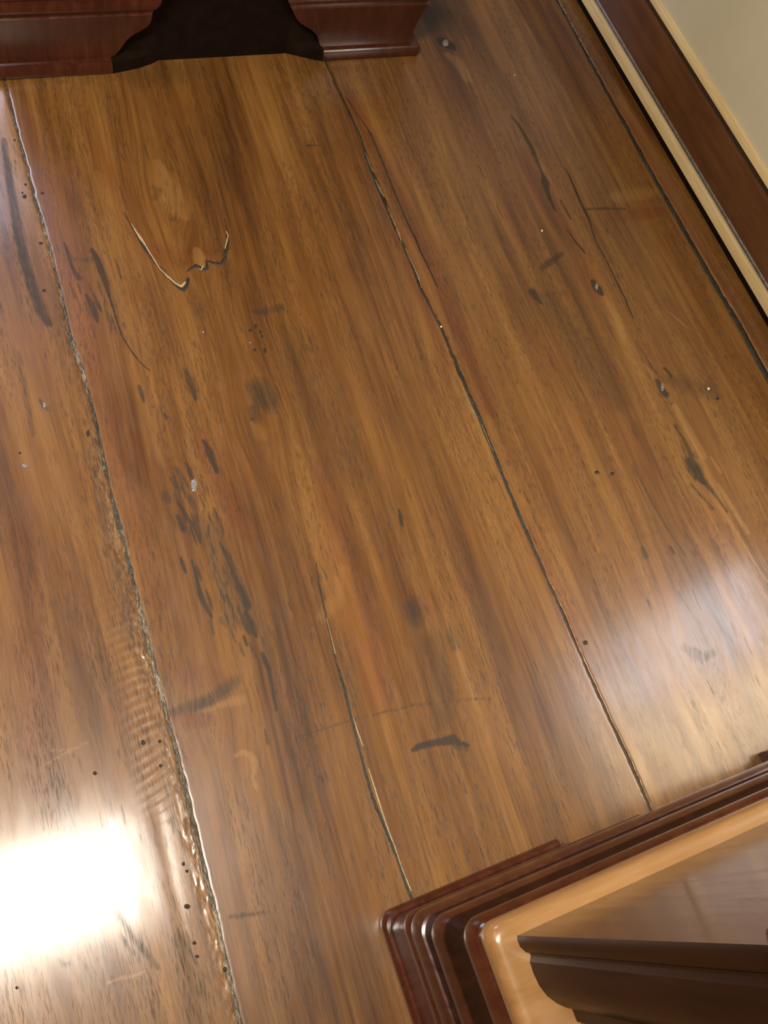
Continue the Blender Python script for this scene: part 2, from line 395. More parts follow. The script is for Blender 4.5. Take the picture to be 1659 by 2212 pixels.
# ---- marks on the boards, traced as strokes: channel, strength, softness, [(x, y, width), ...]
D, P_, Rr = 0, 1, 2
MARKS = [
 # left board
 (D, .75, .6, [(8, 300, 10), (22, 400, 16), (36, 480, 20), (52, 560, 22), (72, 625, 22), (90, 672, 24), (106, 700, 16)]),
 (Rr, .55, .9, [(45, 1150, 60), (70, 1400, 70), (85, 1700, 80)]),
 (D, .35, .9, [(200, 560, 14), (150, 560, 8)]),
 (D, .55, .7, [(86, 862, 6), (96, 878, 9), (102, 886, 5)]),
 (D, .35, .8, [(40, 760, 10), (58, 860, 12), (70, 940, 8)]),
 (D, .30, .9, [(205, 960, 30), (225, 1100, 30), (262, 1290, 30), (282, 1400, 24)]),
 (D, .45, .7, [(255, 1966, 6), (268, 1996, 10), (292, 2032, 12), (322, 2066, 12), (340, 2090, 8)]),
 (D, .35, .7, [(258, 2020, 6), (290, 2060, 8)]),
 (D, .40, .9, [(395, 2040, 40), (420, 2110, 50), (430, 2200, 50)]),
 (D, .5, .6, [(364, 1775, 8), (372, 1768, 6), (376, 1800, 4)]),
 (D, .4, .6, [(126, 2070, 3), (136, 2085, 8), (150, 2082, 5)]),
 (P_, .8, .4, [(232, 2122, 3), (270, 2112, 4), (312, 2100, 3)]),
 (P_, .6, .4, [(90, 1655, 2), (140, 1628, 3), (190, 1602, 2)]),
 (P_, .6, .4, [(112, 1620, 2), (155, 1620, 2)]),
 # second board
 (Rr, .55, .9, [(60, 260, 40), (130, 500, 60), (200, 780, 50), (245, 960, 50), (300, 1180, 60), (345, 1300, 50)]),
 (Rr, .45, 1., [(180, 250, 30), (245, 400, 40), (300, 520, 30)]),
 (P_, .50, .5, [(338, 350, 18), (352, 390, 45), (372, 425, 60), (392, 455, 45), (402, 470, 18)]),
 (D, .35, .8, [(330, 405, 12), (342, 412, 18), (335, 430, 12)]),
 (P_, .75, .5, [(425, 540, 16), (430, 556, 26), (432, 570, 22)]),
 (Rr, .6, .9, [(330, 540, 60), (390, 560, 60), (450, 540, 50)]),
 (D, .9, .45, [(199, 538, 6), (208, 556, 12), (218, 582, 14), (229, 612, 12), (236, 640, 5)]),
 (D, .7, .5, [(138, 524, 4), (146, 545, 7), (160, 585, 7), (170, 600, 14)]),
 (D, .8, .5, [(186, 636, 5), (196, 655, 12), (206, 682, 12), (210, 694, 5)]),
 (D, .7, .5, [(204, 636, 4), (214, 662, 8), (220, 674, 3)]),
 (D, .5, .6, [(250, 560, 3), (262, 600, 5)]),
 (D, .65, .6, [(400, 796, 6), (407, 818, 13), (416, 846, 13), (422, 862, 6)]),
 (D, .6, .6, [(300, 834, 7), (306, 850, 10), (310, 866, 5)]),
 (D, .8, .5, [(354, 892, 3), (359, 902, 9)]),
 (D, .85, .55, [(440, 952, 6), (451, 975, 15), (460, 998, 12), (469, 1020, 7)]),
 (Rr, .7, .9, [(430, 930, 20), (455, 1000, 40), (500, 1080, 50), (540, 1160, 40)]),
 (D, .6, .6, [(381, 1011, 8), (392, 1040, 7), (402, 1074, 5)]),
 (D, .75, .5, [(402, 998, 4), (409, 1015, 8), (415, 1034, 7)]),
 (D, .75, .6, [(386, 1087, 5), (405, 1118, 8), (425, 1148, 9), (433, 1170, 5)]),
 (D, .7, .6, [(422, 1115, 6), (432, 1160, 8)]),
 (D, .7, .7, [(384, 1114, 9), (396, 1143, 13)]),
 (D, .55, .9, [(355, 1066, 16), (362, 1080, 18)]),
 (D, .8, .5, [(390, 1204, 4), (395, 1218, 8), (401, 1236, 4)]),
 (D, .85, .5, [(414, 1209, 3), (424, 1245, 5), (432, 1282, 11), (444, 1310, 10), (456, 1332, 6)]),
 (D, .85, .5, [(475, 1171, 4), (488, 1198, 7), (500, 1226, 8), (512, 1256, 10), (524, 1282, 12), (535, 1308, 18)]),
 (D, .85, .5, [(531, 1322, 9), (542, 1348, 12), (552, 1373, 8)]),
 (D, .7, .5, [(514, 1312, 6), (526, 1342, 8), (538, 1368, 6)]),
 (D, .75, .5, [(490, 1284, 5), (496, 1302, 9), (502, 1318, 5)]),
 (D, .5, .5, [(462, 1232, 3), (473, 1268, 4), (484, 1302, 3)]),
 (D, .55, .6, [(454, 1340, 7), (461, 1370, 6)]),
 (D, .5, .5, [(489, 1328, 5), (498, 1364, 4)]),
 (D, .8, .5, [(527, 1376, 5), (533, 1392, 6)]),
 (D, .35, 1., [(450, 1130, 50), (480, 1220, 60), (510, 1330, 50)]),
 (D, .75, .55, [(566, 1412, 6), (573, 1428, 12), (581, 1446, 9), (589, 1490, 6), (597, 1534, 5)]),
 (D, .5, .6, [(573, 1577, 6), (579, 1604, 8)]),
 (D, .35, .8, [(638, 1480, 8), (655, 1545, 12), (668, 1590, 12)]),
 (D, .55, .9, [(366, 1540, 14), (410, 1528, 28), (455, 1512, 26), (505, 1474, 28)]),
 (Rr, .95, .8, [(366, 1548, 14), (405, 1560, 34), (455, 1556, 26)]),
 (P_, .55, .8, [(430, 1536, 6), (470, 1524, 12), (520, 1512, 22)]),
 (Rr, .6, 1., [(380, 1450, 70), (470, 1470, 60)]),
 (P_, .62, .5, [(510, 1632, 8), (524, 1624, 9), (540, 1630, 12), (549, 1646, 17), (549, 1664, 12), (547, 1676, 4)]),
 (P_, .7, .35, [(544, 1676, 3), (551, 1696, 7), (553, 1704, 4)]),
 (D, .6, .5, [(498, 1980, 8), (512, 1980, 8)]),
 (D, .55, .5, [(520, 1977, 7), (545, 1975, 6), (568, 1971, 5)]),
 (D, .5, .9, [(893, 1300, 28), (896, 1322, 46), (900, 1344, 26)]),
 (D, .7, .9, [(890, 1305, 20), (898, 1325, 28)]),
 (D, .35, .9, [(972, 1362, 12), (975, 1385, 26), (980, 1400, 14)]),
 (D, .28, 1., [(930, 1400, 70), (960, 1500, 60), (950, 1560, 40)]),
 (D, .95, .5, [(892, 1620, 7), (905, 1612, 10), (930, 1606, 12), (955, 1602, 14), (978, 1597, 20), (996, 1606, 8), (1012, 1610, 5)]),
 (D, .45, .9, [(985, 1608, 16), (1005, 1618, 12)]),
 (D, .42, .5, [(640, 1592, 1.5), (700, 1574, 2), (800, 1545, 2.5), (900, 1522, 2.5), (1000, 1511, 2.5), (1070, 1508, 1.5)]),
 (D, .7, .6, [(863, 1102, 4), (866, 1120, 10), (868, 1134, 6)]),
 (D, .45, .8, [(546, 672, 10), (570, 674, 18), (606, 664, 16)]),
 (D, .55, 1., [(560, 840, 50), (575, 866, 52)]),
 (D, .50, 1., [(548, 882, 22), (556, 900, 26)]),
 (P_, .28, .9, [(545, 915, 12), (562, 935, 34), (575, 945, 14)]),
 (D, .22, 1., [(640, 740, 90), (690, 860, 120), (740, 1010, 110)]),
 (D, .22, 1., [(300, 170, 60), (420, 150, 60)]),
 (Rr, .55, 1., [(700, 1010, 60), (740, 1200, 90), (790, 1400, 80), (820, 1520, 60)]),
 (Rr, .6, .9, [(835, 440, 30), (895, 590, 40), (940, 700, 40), (975, 790, 26)]),
 (Rr, .4, 1., [(640, 640, 40), (700, 780, 40)]),
 (Rr, .45, 1., [(400, 1620, 40), (470, 1800, 60), (520, 1960, 60)]),
 (D, .6, .5, [(662, 314, 3), (690, 313, 4)]),
 (Rr, .8, .4, [(355, 745, 3), (343, 762, 4), (338, 786, 3)]),
 (D, .45, .6, [(690, 1678, 8), (696, 1684, 8)]),
 (P_, .35, 1., [(700, 1330, 26), (730, 1290, 36), (740, 1230, 26)]),
 # third board
 (Rr, .75, .9, [(755, 200, 26), (815, 330, 34), (880, 460, 36), (960, 640, 40), (1015, 770, 36), (1060, 890, 26)]),
 (D, .30, .9, [(800, 290, 16), (870, 450, 20), (930, 570, 16)]),
 (D, .75, .55, [(1105, 250, 3), (1120, 268, 6), (1133, 290, 8), (1147, 316, 10), (1158, 342, 9), (1165, 360, 5), (1173, 378, 6)]),
 (D, .95, .5, [(1174, 380, 8), (1178, 394, 16), (1181, 410, 10), (1187, 428, 8), (1201, 456, 3)]),
 (D, .7, .5, [(1211, 433, 4), (1222, 453, 5), (1232, 472, 3)]),
 (Rr, .8, .8, [(1130, 330, 30), (1165, 420, 40), (1225, 500, 40), (1270, 560, 30)]),
 (D, .6, .7, [(1264, 452, 5), (1300, 450, 6), (1350, 451, 5)]),
 (Rr, .8, .9, [(1320, 470, 24), (1380, 462, 30), (1430, 456, 26)]),
 (P_, .42, .8, [(1328, 426, 26), (1370, 420, 30), (1415, 414, 22)]),
 (D, .6, .8, [(1171, 578, 10), (1188, 566, 16), (1213, 548, 8)]),
 (D, .8, .7, [(1150, 630, 16), (1158, 642, 16), (1168, 654, 7)]),
 (D, .95, .5, [(1281, 608, 10), (1290, 622, 18), (1299, 634, 10)]),
 (Rr, .7, .9, [(1270, 580, 30), (1290, 625, 46)]),
 (P_, .45, .7, [(1305, 640, 8), (1335, 690, 14), (1350, 740, 12)]),
 (D, .8, .5, [(1436, 796, 6), (1443, 802, 5), (1451, 813, 6)]),
 (D, .8, .5, [(1421, 822, 8), (1428, 838, 14), (1438, 852, 12)]),
 (D, .35, 1., [(1440, 820, 20), (1480, 830, 40), (1530, 840, 40)]),
 (D, .5, .6, [(1418, 805, 4), (1400, 780, 3), (1372, 735, 3)]),
 (P_, .55, .6, [(1390, 785, 5), (1405, 803, 9), (1412, 818, 5)]),
 (D, .6, .6, [(1457, 918, 4), (1474, 943, 6), (1486, 965, 9), (1494, 985, 10)]),
 (D, .8, .7, [(1490, 996, 20), (1500, 1012, 30), (1508, 1026, 24), (1520, 1042, 12)]),
 (D, .6, .6, [(1520, 1036, 10), (1534, 1054, 10), (1552, 1078, 6), (1570, 1104, 5)]),
 (D, .6, .6, [(1494, 1046, 6), (1510, 1066, 7), (1540, 1098, 6)]),
 (P_, .60, .6, [(1460, 880, 14), (1490, 935, 18), (1520, 985, 14)]),
 (P_, .65, .5, [(1536, 988, 4), (1558, 1020, 6)]),
 (P_, .65, .5, [(1552, 1046, 6), (1580, 1094, 10), (1616, 1150, 8)]),
 (P_, .75, .4, [(1574, 1122, 3), (1612, 1184, 5), (1656, 1256, 5)]),
 (D, .45, .6, [(1366, 1004, 3), (1392, 1052, 4), (1428, 1120, 3), (1482, 1202, 3)]),
 (D, .55, .8, [(1388, 1184, 7), (1394, 1200, 13)]),
 (P_, .75, .4, [(1442, 671, 2), (1465, 690, 3), (1487, 709, 2)]),
 (D, .95, .45, [(948, 84, 10), (958, 90, 24), (972, 98, 22), (982, 106, 8)]),
 (P_, .55, .7, [(968, 118, 14), (990, 135, 26), (1010, 170, 20)]),
 (D, .3, 1., [(930, 30, 60), (1000, 60, 60)]),  # shadow beside the far cabinet, painted as a dark stroke
 (D, .28, 1., [(1180, 640, 40), (1260, 760, 60), (1330, 860, 60)]),
 (Rr, .5, 1., [(1000, 220, 60), (1080, 380, 60), (1140, 520, 50)]),
 (Rr, .5, 1., [(1130, 1120, 40), (1230, 1330, 50), (1290, 1460, 30)]),
 (Rr, .45, 1., [(1300, 860, 60), (1400, 1020, 60)]),
 (D, .6, .6, [(1448, 1180, 4), (1456, 1194, 6)]),
 (P_, .45, .7, [(1290, 1470, 14), (1350, 1590, 22), (1420, 1720, 22)]),
 (D, .35, .8, [(1480, 1400, 18), (1510, 1418, 26), (1540, 1412, 14)]),
 # narrow strip by the skirting
 (Rr, .7, 1., [(1230, 20, 30), (1400, 330, 40), (1640, 740, 40)]),
 (D, .30, 1., [(1215, 0, 30), (1330, 200, 20)]),
]

# fine dark flecks that follow the grain: a dense cluster on the second board, a thin scatter elsewhere
def flecks(n, x0, x1, y0, y1, lean, length, width, amp):
    for _ in range(n):
        y = rnd.uniform(y0, y1)
        x = rnd.uniform(x0, x1) + lean * (y - 0.5 * (y0 + y1))
        l = rnd.uniform(*length); w = rnd.uniform(*width)
        MARKS.append((D, rnd.uniform(*amp), .5, [(x, y, 0.5 * w), (x + lean * l * 0.5 + rnd.uniform(-1.5, 1.5), y + l * 0.5, w), (x + lean * l, y + l, 0.4 * w)]))
flecks(70, 415, 505, 1010, 1400, 0.36, (16, 46), (2.5, 6), (.35, .75))
flecks(26, 150, 240, 520, 700, 0.36, (14, 40), (2, 5), (.3, .6))
flecks(90, 380, 900, 200, 1900, 0.34, (14, 50), (2, 4), (.22, .5))
flecks(80, 900, 1500, 150, 1600, 0.44, (14, 50), (2, 4), (.22, .5))
flecks(60, 60, 240, 300, 2150, 0.24, (10, 40), (2, 5), (.2, .5))

def paint(X, Y, out):
    for ch, amp, soft, pts in MARKS:
        q = [(*at(x, y), 0.5 * w * mpp(x, y)) for x, y, w in pts]
        pad = max(r for _, _, r in q) * 2.2 + 0.004
        x0 = min(p[0] for p in q) - pad; x1 = max(p[0] for p in q) + pad
        y0 = min(p[1] for p in q) - pad; y1 = max(p[1] for p in q) + pad
        sel = np.nonzero((X > x0) & (X < x1) & (Y > y0) & (Y < y1))[0]
        if len(sel) == 0:
            continue
        px, py = X[sel], Y[sel]
        best = np.zeros(len(sel))
        for (ax, ay, ar), (bx, by, br) in zip(q[:-1], q[1:]):
            dx, dy = bx - ax, by - ay
            t = np.clip(((px - ax) * dx + (py - ay) * dy) / (dx * dx + dy * dy + 1e-12), 0, 1)
            d = np.hypot(px - ax - t * dx, py - ay - t * dy)
            r = ar + (br - ar) * t
            lo = r * (1 - 0.75 * soft); hi = r * (1 + 0.75 * soft) + 0.0012
            s = np.clip((hi - d) / (hi - lo), 0, 1)
            best = np.maximum(best, s * s * (3 - 2 * s))
        out[sel, ch] = np.maximum(out[sel, ch], amp * best)

KNOTS = [  # photograph x, y, across radius (m), along radius (m), push of the grain (m)
 (368, 425, 0.085, 0.17, 0.042), (430, 556, 0.05, 0.09, 0.020), (556, 900, 0.06, 0.10, 0.026), (1291, 622, 0.03, 0.06, 0.012),
 (1500, 1012, 0.035, 0.08, 0.016), (1430, 840, 0.025, 0.05, 0.010), (965, 95, 0.04, 0.08, 0.016), (1510, 1410, 0.06, 0.08, 0.03),
 (450, 1550, 0.05, 0.05, 0.02), (1178, 394, 0.02, 0.06, 0.006),
]

def plank(name, left, right, y0, y1, seed, skew, parent, dx=0.0019, dy=0.0033, dense=(-0.46, 1.92), xdense=None):
    ys = np.concatenate([np.arange(y0, dense[0], 0.02), np.arange(dense[0], dense[1], dy), np.arange(dense[1], y1 + 0.01, 0.02)])
    xl, wl = left(ys); xr, wr = right(ys)
    rough = lambda s, a: a * (vnoise(ys * 55 + s, ys * 0 + s) - 0.5) + 0.6 * a * (vnoise(ys * 190 + s, ys * 0 + 3 * s) - 0.5)
    e_l = xl + 0.5 * wl + rough(seed * 3.1 + 5, 0.0022)
    e_r = xr - 0.5 * wr + rough(seed * 5.7 + 9, 0.0022)
    w0 = float(np.mean(e_r - e_l))
    if xdense is None:
        s = np.linspace(0, 1, max(4, int(w0 / dx)))
    else:
        a = (xdense - float(np.mean(e_l))) / w0
        s = np.concatenate([np.linspace(0, a, 24)[:-1], np.linspace(a, 1, int(w0 * (1 - a) / dx))])
    X = e_l[:, None] + (e_r - e_l)[:, None] * s[None, :]
    Y = np.repeat(ys[:, None], len(s), 1)
    dl = X - e_l[:, None]; dr = e_r[:, None] - X
    de = np.minimum(dl, dr)
    Z = -0.0010 * np.clip(1 - de / 0.004, 0, 1) ** 2
    cup = ((X - e_l[:, None]) / w0 - 0.5) * 2
    Z = Z - 0.0004 * (cup ** 2) + 0.00045 * (vnoise(X * 9 + seed, Y * 4 + seed) - 0.5) - 0.00045
    n = len(ys); mcol = len(s)
    st = np.zeros((n * mcol, 4), np.float32)
    Xf, Yf = X.ravel(), Y.ravel()
    paint(Xf, Yf, st)
    if name == 'scarred':
        band = np.clip(1.25 - dr / 0.024, 0, 1) * np.clip((1.0 - Y) / 0.5, 0.30, 1)
        band *= 0.35 + 0.65 * vnoise(Y * 13, X * 30)
        st[:, 3] = band.ravel()
        # adze chatter across the worn strip
        zone = np.exp(-((dr - 0.034) / 0.022) ** 2) * np.clip((Y - 0.12) / 0.1, 0, 1) * np.clip((0.62 - Y) / 0.12, 0, 1)
        Z = Z + 0.00030 * zone * (0.3 + vnoise(X * 40 + 3, Y * 50)) * np.sin((Y - 0.25 * X) * 2 * np.pi / 0.0155 + 4 * vnoise(X * 20, Y * 9))
        Z = Z - 0.0022 * np.clip(band - 0.25, 0, 1) * (vnoise(X * 260, Y * 90) > 0.55) * vnoise(X * 120, Y * 45)
        groove = np.exp(-((dr - 0.046) / 0.010) ** 2) * np.clip((0.20 - Y) / 0.05, 0, 1)
        Z = Z - 0.00022 * groove
    elif name == 'chipped':
        st[:, 3] = (np.clip(1 - dl / 0.007, 0, 1) * 0.6 * vnoise(Y * 20, X * 60)).ravel()
    # grain coordinates: along the board, bent round the knots
    U = X + skew * Y + 0.012 * (vnoise(X * 5 + 7 * seed, Y * 1.7 + seed) - 0.5) * 2
    V = Y.copy()
    for kx, ky, ra, rb, push in KNOTS:
        cx, cy = at(kx, ky)
        du, dv = (X - cx) / ra, (Y - cy) / rb
        g = np.exp(-(du * du + dv * dv))
        U = U + push * g * np.tanh(du * 1.6 + 1e-6) * -1.0 + push * 0.5 * g * np.sign(du) * 0
        V = V + push * 1.6 * g
    co = np.stack([Xf, Yf, Z.ravel()], 1)
    # skirts down both edges
    lo = np.stack([X[:, 0], ys, np.full(n, -0.019)], 1)
    hi = np.stack([X[:, -1], ys, np.full(n, -0.019)], 1)
    co = np.concatenate([co, lo, hi])
    grain = np.stack([U.ravel(), V.ravel(), np.full(n * mcol, seed * 3.7)], 1)
    grain = np.concatenate([grain, np.stack([X[:, 0], ys, np.full(n, seed * 3.7)], 1), np.stack([X[:, -1], ys, np.full(n, seed * 3.7)], 1)])
    st = np.concatenate([st, np.zeros((2 * n, 4), np.float32)])
    st[n * mcol:, 0] = 0.8
    idx = np.arange(n * mcol).reshape(n, mcol)
    f = np.stack([idx[:-1, :-1], idx[:-1, 1:], idx[1:, 1:], idx[1:, :-1]], -1).reshape(-1, 4)
    L = n * mcol + np.arange(n); Hh = L + n
    f2 = np.stack([L[:-1], idx[:-1, 0], idx[1:, 0], L[1:]], -1)
    f3 = np.stack([idx[:-1, -1], Hh[:-1], Hh[1:], idx[1:, -1]], -1)
    f = np.concatenate([f, f2, f3]).astype(np.int32)
    me = bpy.data.meshes.new('plank')
    me.vertices.add(len(co)); me.vertices.foreach_set('co', co.astype(np.float32).ravel())
    me.loops.add(f.size); me.loops.foreach_set('vertex_index', f.ravel())
    me.polygons.add(len(f)); me.polygons.foreach_set('loop_start', np.arange(0, f.size, 4, dtype=np.int32))
    me.update(calc_edges=True)
    a = me.attributes.new('grain', 'FLOAT_VECTOR', 'POINT'); a.data.foreach_set('vector', grain.astype(np.float32).ravel())
    b = me.attributes.new('stain_shade', 'FLOAT_COLOR', 'POINT'); b.data.foreach_set('color', st.astype(np.float32).ravel())
    return link('plank', me, MAT_FLOOR, parent)

floor = tag(box('floor', (R_['x0'], R_['y0'], -0.06), (R_['x1'], R_['y1'], -0.020), MAT_SUB), kind='structure')
FY0, FY1 = R_['y0'], R_['y1']
p_left = plank('scarred', const(-0.66), cA, FY0, FY1, 1.0, 0.02, floor, xdense=-0.30)
p_two = plank('chipped', cA, cB, FY0, FY1, 2.0, -0.035, floor)
p_three = plank('plain', cB, cC, FY0, FY1, 3.0, -0.030, floor)
p_edge = plank('plain', cC, const(1.582, 0.001), FY0, FY1, 4.0, 0.0, floor, dx=0.004)
for k in range(3):
    x = -0.66 - 0.75 * k
    plank('plain', const(x - 0.75), const(x), FY0, FY1, 5.0 + k, 0.01, floor, dx=0.02, dy=0.02)

def seam_filler(curve, mat, z, y0=-2.5, y1=3.5):
    ys = np.concatenate([np.arange(y0, -0.45, 0.05), np.arange(-0.45, 1.9, 0.006), np.arange(1.9, y1, 0.05)])
    x, w = curve(ys)
    v = []; f = []
    for i, y in enumerate(ys):
        zz = z + 0.0016 * (vnoise(np.array([y * 60.0]), np.array([z * 1000]))[0] - 0.5)
        v += [(x[i] - w[i] / 2 - 0.004, y, -0.019), (x[i] - w[i] / 2 - 0.002, y, zz), (x[i] + w[i] / 2 + 0.002, y, zz), (x[i] + w[i] / 2 + 0.004, y, -0.019)]
        if i:
            b = 4 * (i - 1)
            for k in range(3):
                f.append((b + k, b + k + 1, b + k + 5, b + k + 4))
    return link('seam_filler', mesh('seam_filler', v, f), mat, floor)
seam_filler(cA, MAT_FILL, -0.0016)
seam_filler(cB, MAT_FILL_DK, -0.0026)
seam_filler(cC, MAT_FILL_DK, -0.0030)

def ribbon(name, pts, mat, parent, lift=0.00025, jag=0.25):
    """filler lying in a crack, a thin flush strip with ragged sides"""
    P = []
    for (x0, y0, w0), (x1, y1, w1) in zip(pts[:-1], pts[1:]):
        n = max(1, int(math.hypot(x1 - x0, y1 - y0) / 7))
        for i in range(n):
            t = i / n
            P.append((x0 + (x1 - x0) * t, y0 + (y1 - y0) * t, w0 + (w1 - w0) * t))
    P.append(pts[-1])
    Q = [(*at(x, y), w * mpp(x, y)) for x, y, w in P]
    v = []; f = []
    for i, (x, y, w) in enumerate(Q):
        a = Q[max(0, i - 1)]; b = Q[min(len(Q) - 1, i + 1)]
        dx, dy = b[0] - a[0], b[1] - a[1]
        l = math.hypot(dx, dy) or 1
        nx, ny = -dy / l, dx / l
        w1 = w * 0.5 * (1 + jag * rnd.uniform(-1, 1)); w2 = w * 0.5 * (1 + jag * rnd.uniform(-1, 1))
        v += [(x + nx * w1, y + ny * w1, -0.0012), (x + nx * w1 * 0.7, y + ny * w1 * 0.7, lift), (x - nx * w2 * 0.7, y - ny * w2 * 0.7, lift), (x - nx * w2, y - ny * w2, -0.0012)]
        if i:
            c = 4 * (i - 1)
            for k in range(3):
                f.append((c + k, c + k + 1, c + k + 5, c + k + 4))
    return link(name, mesh(name, v, f), mat, parent)

def blob(name, x, y, rx, ry, mat, parent, lift=0.0003, n=9):
    cx, cy = at(x, y); s = mpp(x, y)
    v = [(cx, cy, lift)]
    for ring, (q, z) in enumerate(((0.75, lift), (1.0, -0.0012))):
        for i in range(n):
            a = 2 * math.pi * i / n
            j = 1 + 0.18 * rnd.uniform(-1, 1)
            X, Yy = at(x + rx * q * j * math.cos(a), y + ry * q * j * math.sin(a))
            v.append((X, Yy, z))
    f = [(0, 1 + i, 1 + (i + 1) % n) for i in range(n)]
    f += [(1 + i, 1 + n + i, 1 + n + (i + 1) % n, 1 + (i + 1) % n) for i in range(n)]
    return link(name, mesh(name, v, f), mat, parent)

# the forked split with its pale filler
ribbon('crack', [(268, 458, 1.5), (276, 474, 2.5), (288, 494, 4), (312, 534, 9), (335, 566, 7), (362, 598, 7), (385, 619, 10), (396, 628, 12), (404, 614, 9), (407, 600, 6)], MAT_CRACK, p_two)
ribbon('crack', [(404, 586, 3), (412, 580, 7), (424, 573, 13), (438, 582, 13), (448, 580, 9), (446, 563, 6), (462, 568, 7), (478, 570, 11), (486, 557, 10), (489, 536, 11), (493, 518, 8), (491, 498, 3), (484, 470, 1.5)], MAT_CRACK, p_two)
ribbon('crack_filler', [(283, 482, 1.5), (294, 500, 5), (304, 515, 8), (315, 532, 4), (333, 561, 4), (345, 580, 3.5), (362, 597, 5), (378, 611, 6), (391, 619, 8), (401, 609, 4)], MAT_PALE, p_two, 0.0005)
ribbon('crack_filler', [(489, 499, 2), (493, 510, 4), (488, 528, 3), (486, 538, 2)], MAT_PALE, p_two, 0.0005)
ribbon('crack_filler', [(429, 580, 2), (435, 583, 4), (438, 574, 3)], MAT_PALE, p_two, 0.0005)
# the split that runs out of the second board towards the near cabinet
ribbon('crack', [(683, 1215, 1.5), (690, 1262, 2.5), (703, 1322, 3.5), (707, 1345, 4), (722, 1412, 4.5), (745, 1490, 7), (758, 1545, 6), (770, 1590, 6), (785, 1650, 7), (805, 1722, 8), (832, 1790, 7), (858, 1850, 8), (880, 1915, 10), (893, 1950, 8)], MAT_FILL_DK, p_two)
ribbon('crack_filler', [(705, 1335, 1), (720, 1395, 1.5), (724, 1412, 2.5)], MAT_PALE, p_two, 0.0005)
ribbon('crack_filler', [(763, 1550, 1), (772, 1578, 3), (784, 1612, 2)], MAT_PALE, p_two, 0.0005)
ribbon('crack_filler', [(796, 1660, 1.5), (805, 1688, 3), (818, 1730, 4), (834, 1780, 3), (853, 1830, 3), (870, 1880, 3), (888, 1925, 3)], MAT_PALE, p_two, 0.0005)
# hair cracks
ribbon('crack', [(236, 640, 4), (246, 670, 3.5), (256, 705, 3), (264, 726, 3), (285, 760, 3), (305, 785, 2.5), (324, 801, 2)], MAT_CRACK, p_two)
ribbon('crack', [(1221, 362, 2), (1237, 395, 4), (1252, 433, 5), (1272, 473, 4), (1287, 521, 2.5), (1310, 562, 3), (1335, 615, 4), (1353, 651, 3), (1368, 688, 2)], MAT_CRACK, p_three)
ribbon('crack', [(1224, 494, 2), (1242, 521, 3.5), (1260, 541, 4), (1264, 548, 2)], MAT_CRACK, p_three)
ribbon('crack', [(748, 210, 1.5), (775, 250, 2), (800, 287, 3), (825, 345, 3), (853, 416, 3), (886, 494, 3), (899, 517, 4), (908, 542, 4), (922, 570, 3), (946, 620, 1.5)], MAT_CRACK, p_three)
# dusty pale filler left in the joints
for pts in ([(790, 330, 2), (800, 355, 4), (808, 372, 3)], [(812, 388, 4), (822, 412, 8), (830, 424, 4)], [(836, 446, 2), (852, 480, 5), (862, 505, 6), (868, 525, 3)],
            [(876, 536, 2), (890, 566, 5), (905, 600, 5), (911, 622, 3)], [(1000, 836, 2), (1020, 880, 4), (1032, 902, 3)], [(1040, 915, 2), (1058, 958, 4), (1066, 975, 2)],
            [(708, 150, 3), (716, 168, 4), (720, 180, 2)]):
    ribbon('crack_filler', [(x, y, 0.6 * w) for x, y, w in pts], MAT_DULL, floor, -0.0008, 0.5)
for pts in ([(72, 418, 3), (76, 438, 5), (80, 452, 3)], [(82, 452, 3), (86, 470, 4)], [(112, 566, 3), (116, 580, 4)], [(121, 600, 3), (126, 620, 5)], [(146, 716, 8), (156, 734, 14), (162, 752, 9)],
            [(190, 852, 3), (193, 868, 5)], [(222, 985, 4), (227, 1002, 5)], [(282, 1230, 5), (284, 1240, 7)], [(296, 1298, 6), (300, 1312, 8)], [(338, 1450, 8), (344, 1478, 12), (350, 1505, 10)], [(400, 1712, 5), (410, 1750, 9), (416, 1770, 5)], [(436, 1850, 5), (444, 1890, 8)]):
    ribbon('crack_filler', pts, MAT_FILL, floor, -0.0008, 0.4)

# nail holes, specks and grey blobs painted for glints and knot centres
for x, y, rx, ry in ((541, 714, 5.5, 4.5), (552, 705, 4, 6), (563, 718, 4, 5), (566, 727, 3.5, 4.5), (550, 756, 5, 3.5), (572, 758, 4, 7), (546, 905, 2.5, 2.5)):
    blob('nail_hole', x, y, rx, ry, MAT_HOLE, p_two)
for x, y, rx, ry in ((1290, 1020, 6, 4.5), (1323, 1023, 5, 4.5), (1550, 861, 4, 4), (1265, 1388, 6, 5.5), (1451, 872, 1.6, 1.6)):
    blob('nail_hole', x, y, rx, ry, MAT_HOLE, p_three)
for x, y, rx, ry in ((55, 398, 3, 3), (53, 424, 5, 5), (48, 416, 2.5, 2.5), (95, 627, 4.5, 4), (31, 302, 2.5, 2.5), (309, 1604, 5, 6), (345, 1601, 4, 4), (347, 1654, 4, 4), (205, 1670, 5.5, 5), (404, 1958, 8, 6), (420, 2037, 4.5, 4.5), (36, 2134, 4, 4), (88, 525, 5, 3), (190, 936, 4, 8), (43, 978, 3, 3), (396, 1866, 4, 5), (404, 1882, 4, 4), (426, 2066, 5, 4), (486, 2094, 5, 6)):
    blob('nail_hole', x, y, rx, ry, MAT_HOLE, p_left)
blob('nail_hole', 91, 417, 4.5, 2.5, MAT_HOLE, p_two)
for x, y, r in ((1171, 498, 2.6), (1531, 839, 3.2), (1112, 162, 1.6)):
    blob('paint_speck', x, y, r, r, MAT_SPECK, p_three)
for x, y, r in ((953, 705, 2.2), (439, 717, 1.6), (540, 740, 1.2)):
    blob('paint_speck', x, y, r, r, MAT_SPECK, p_two)
blob('glint_knot_fleck', 419, 1048, 7, 14, MAT_GREY, p_two, 0.0008)
blob('glint_knot_fleck', 53, 1006, 8, 5, MAT_GREY, p_left, 0.0006)
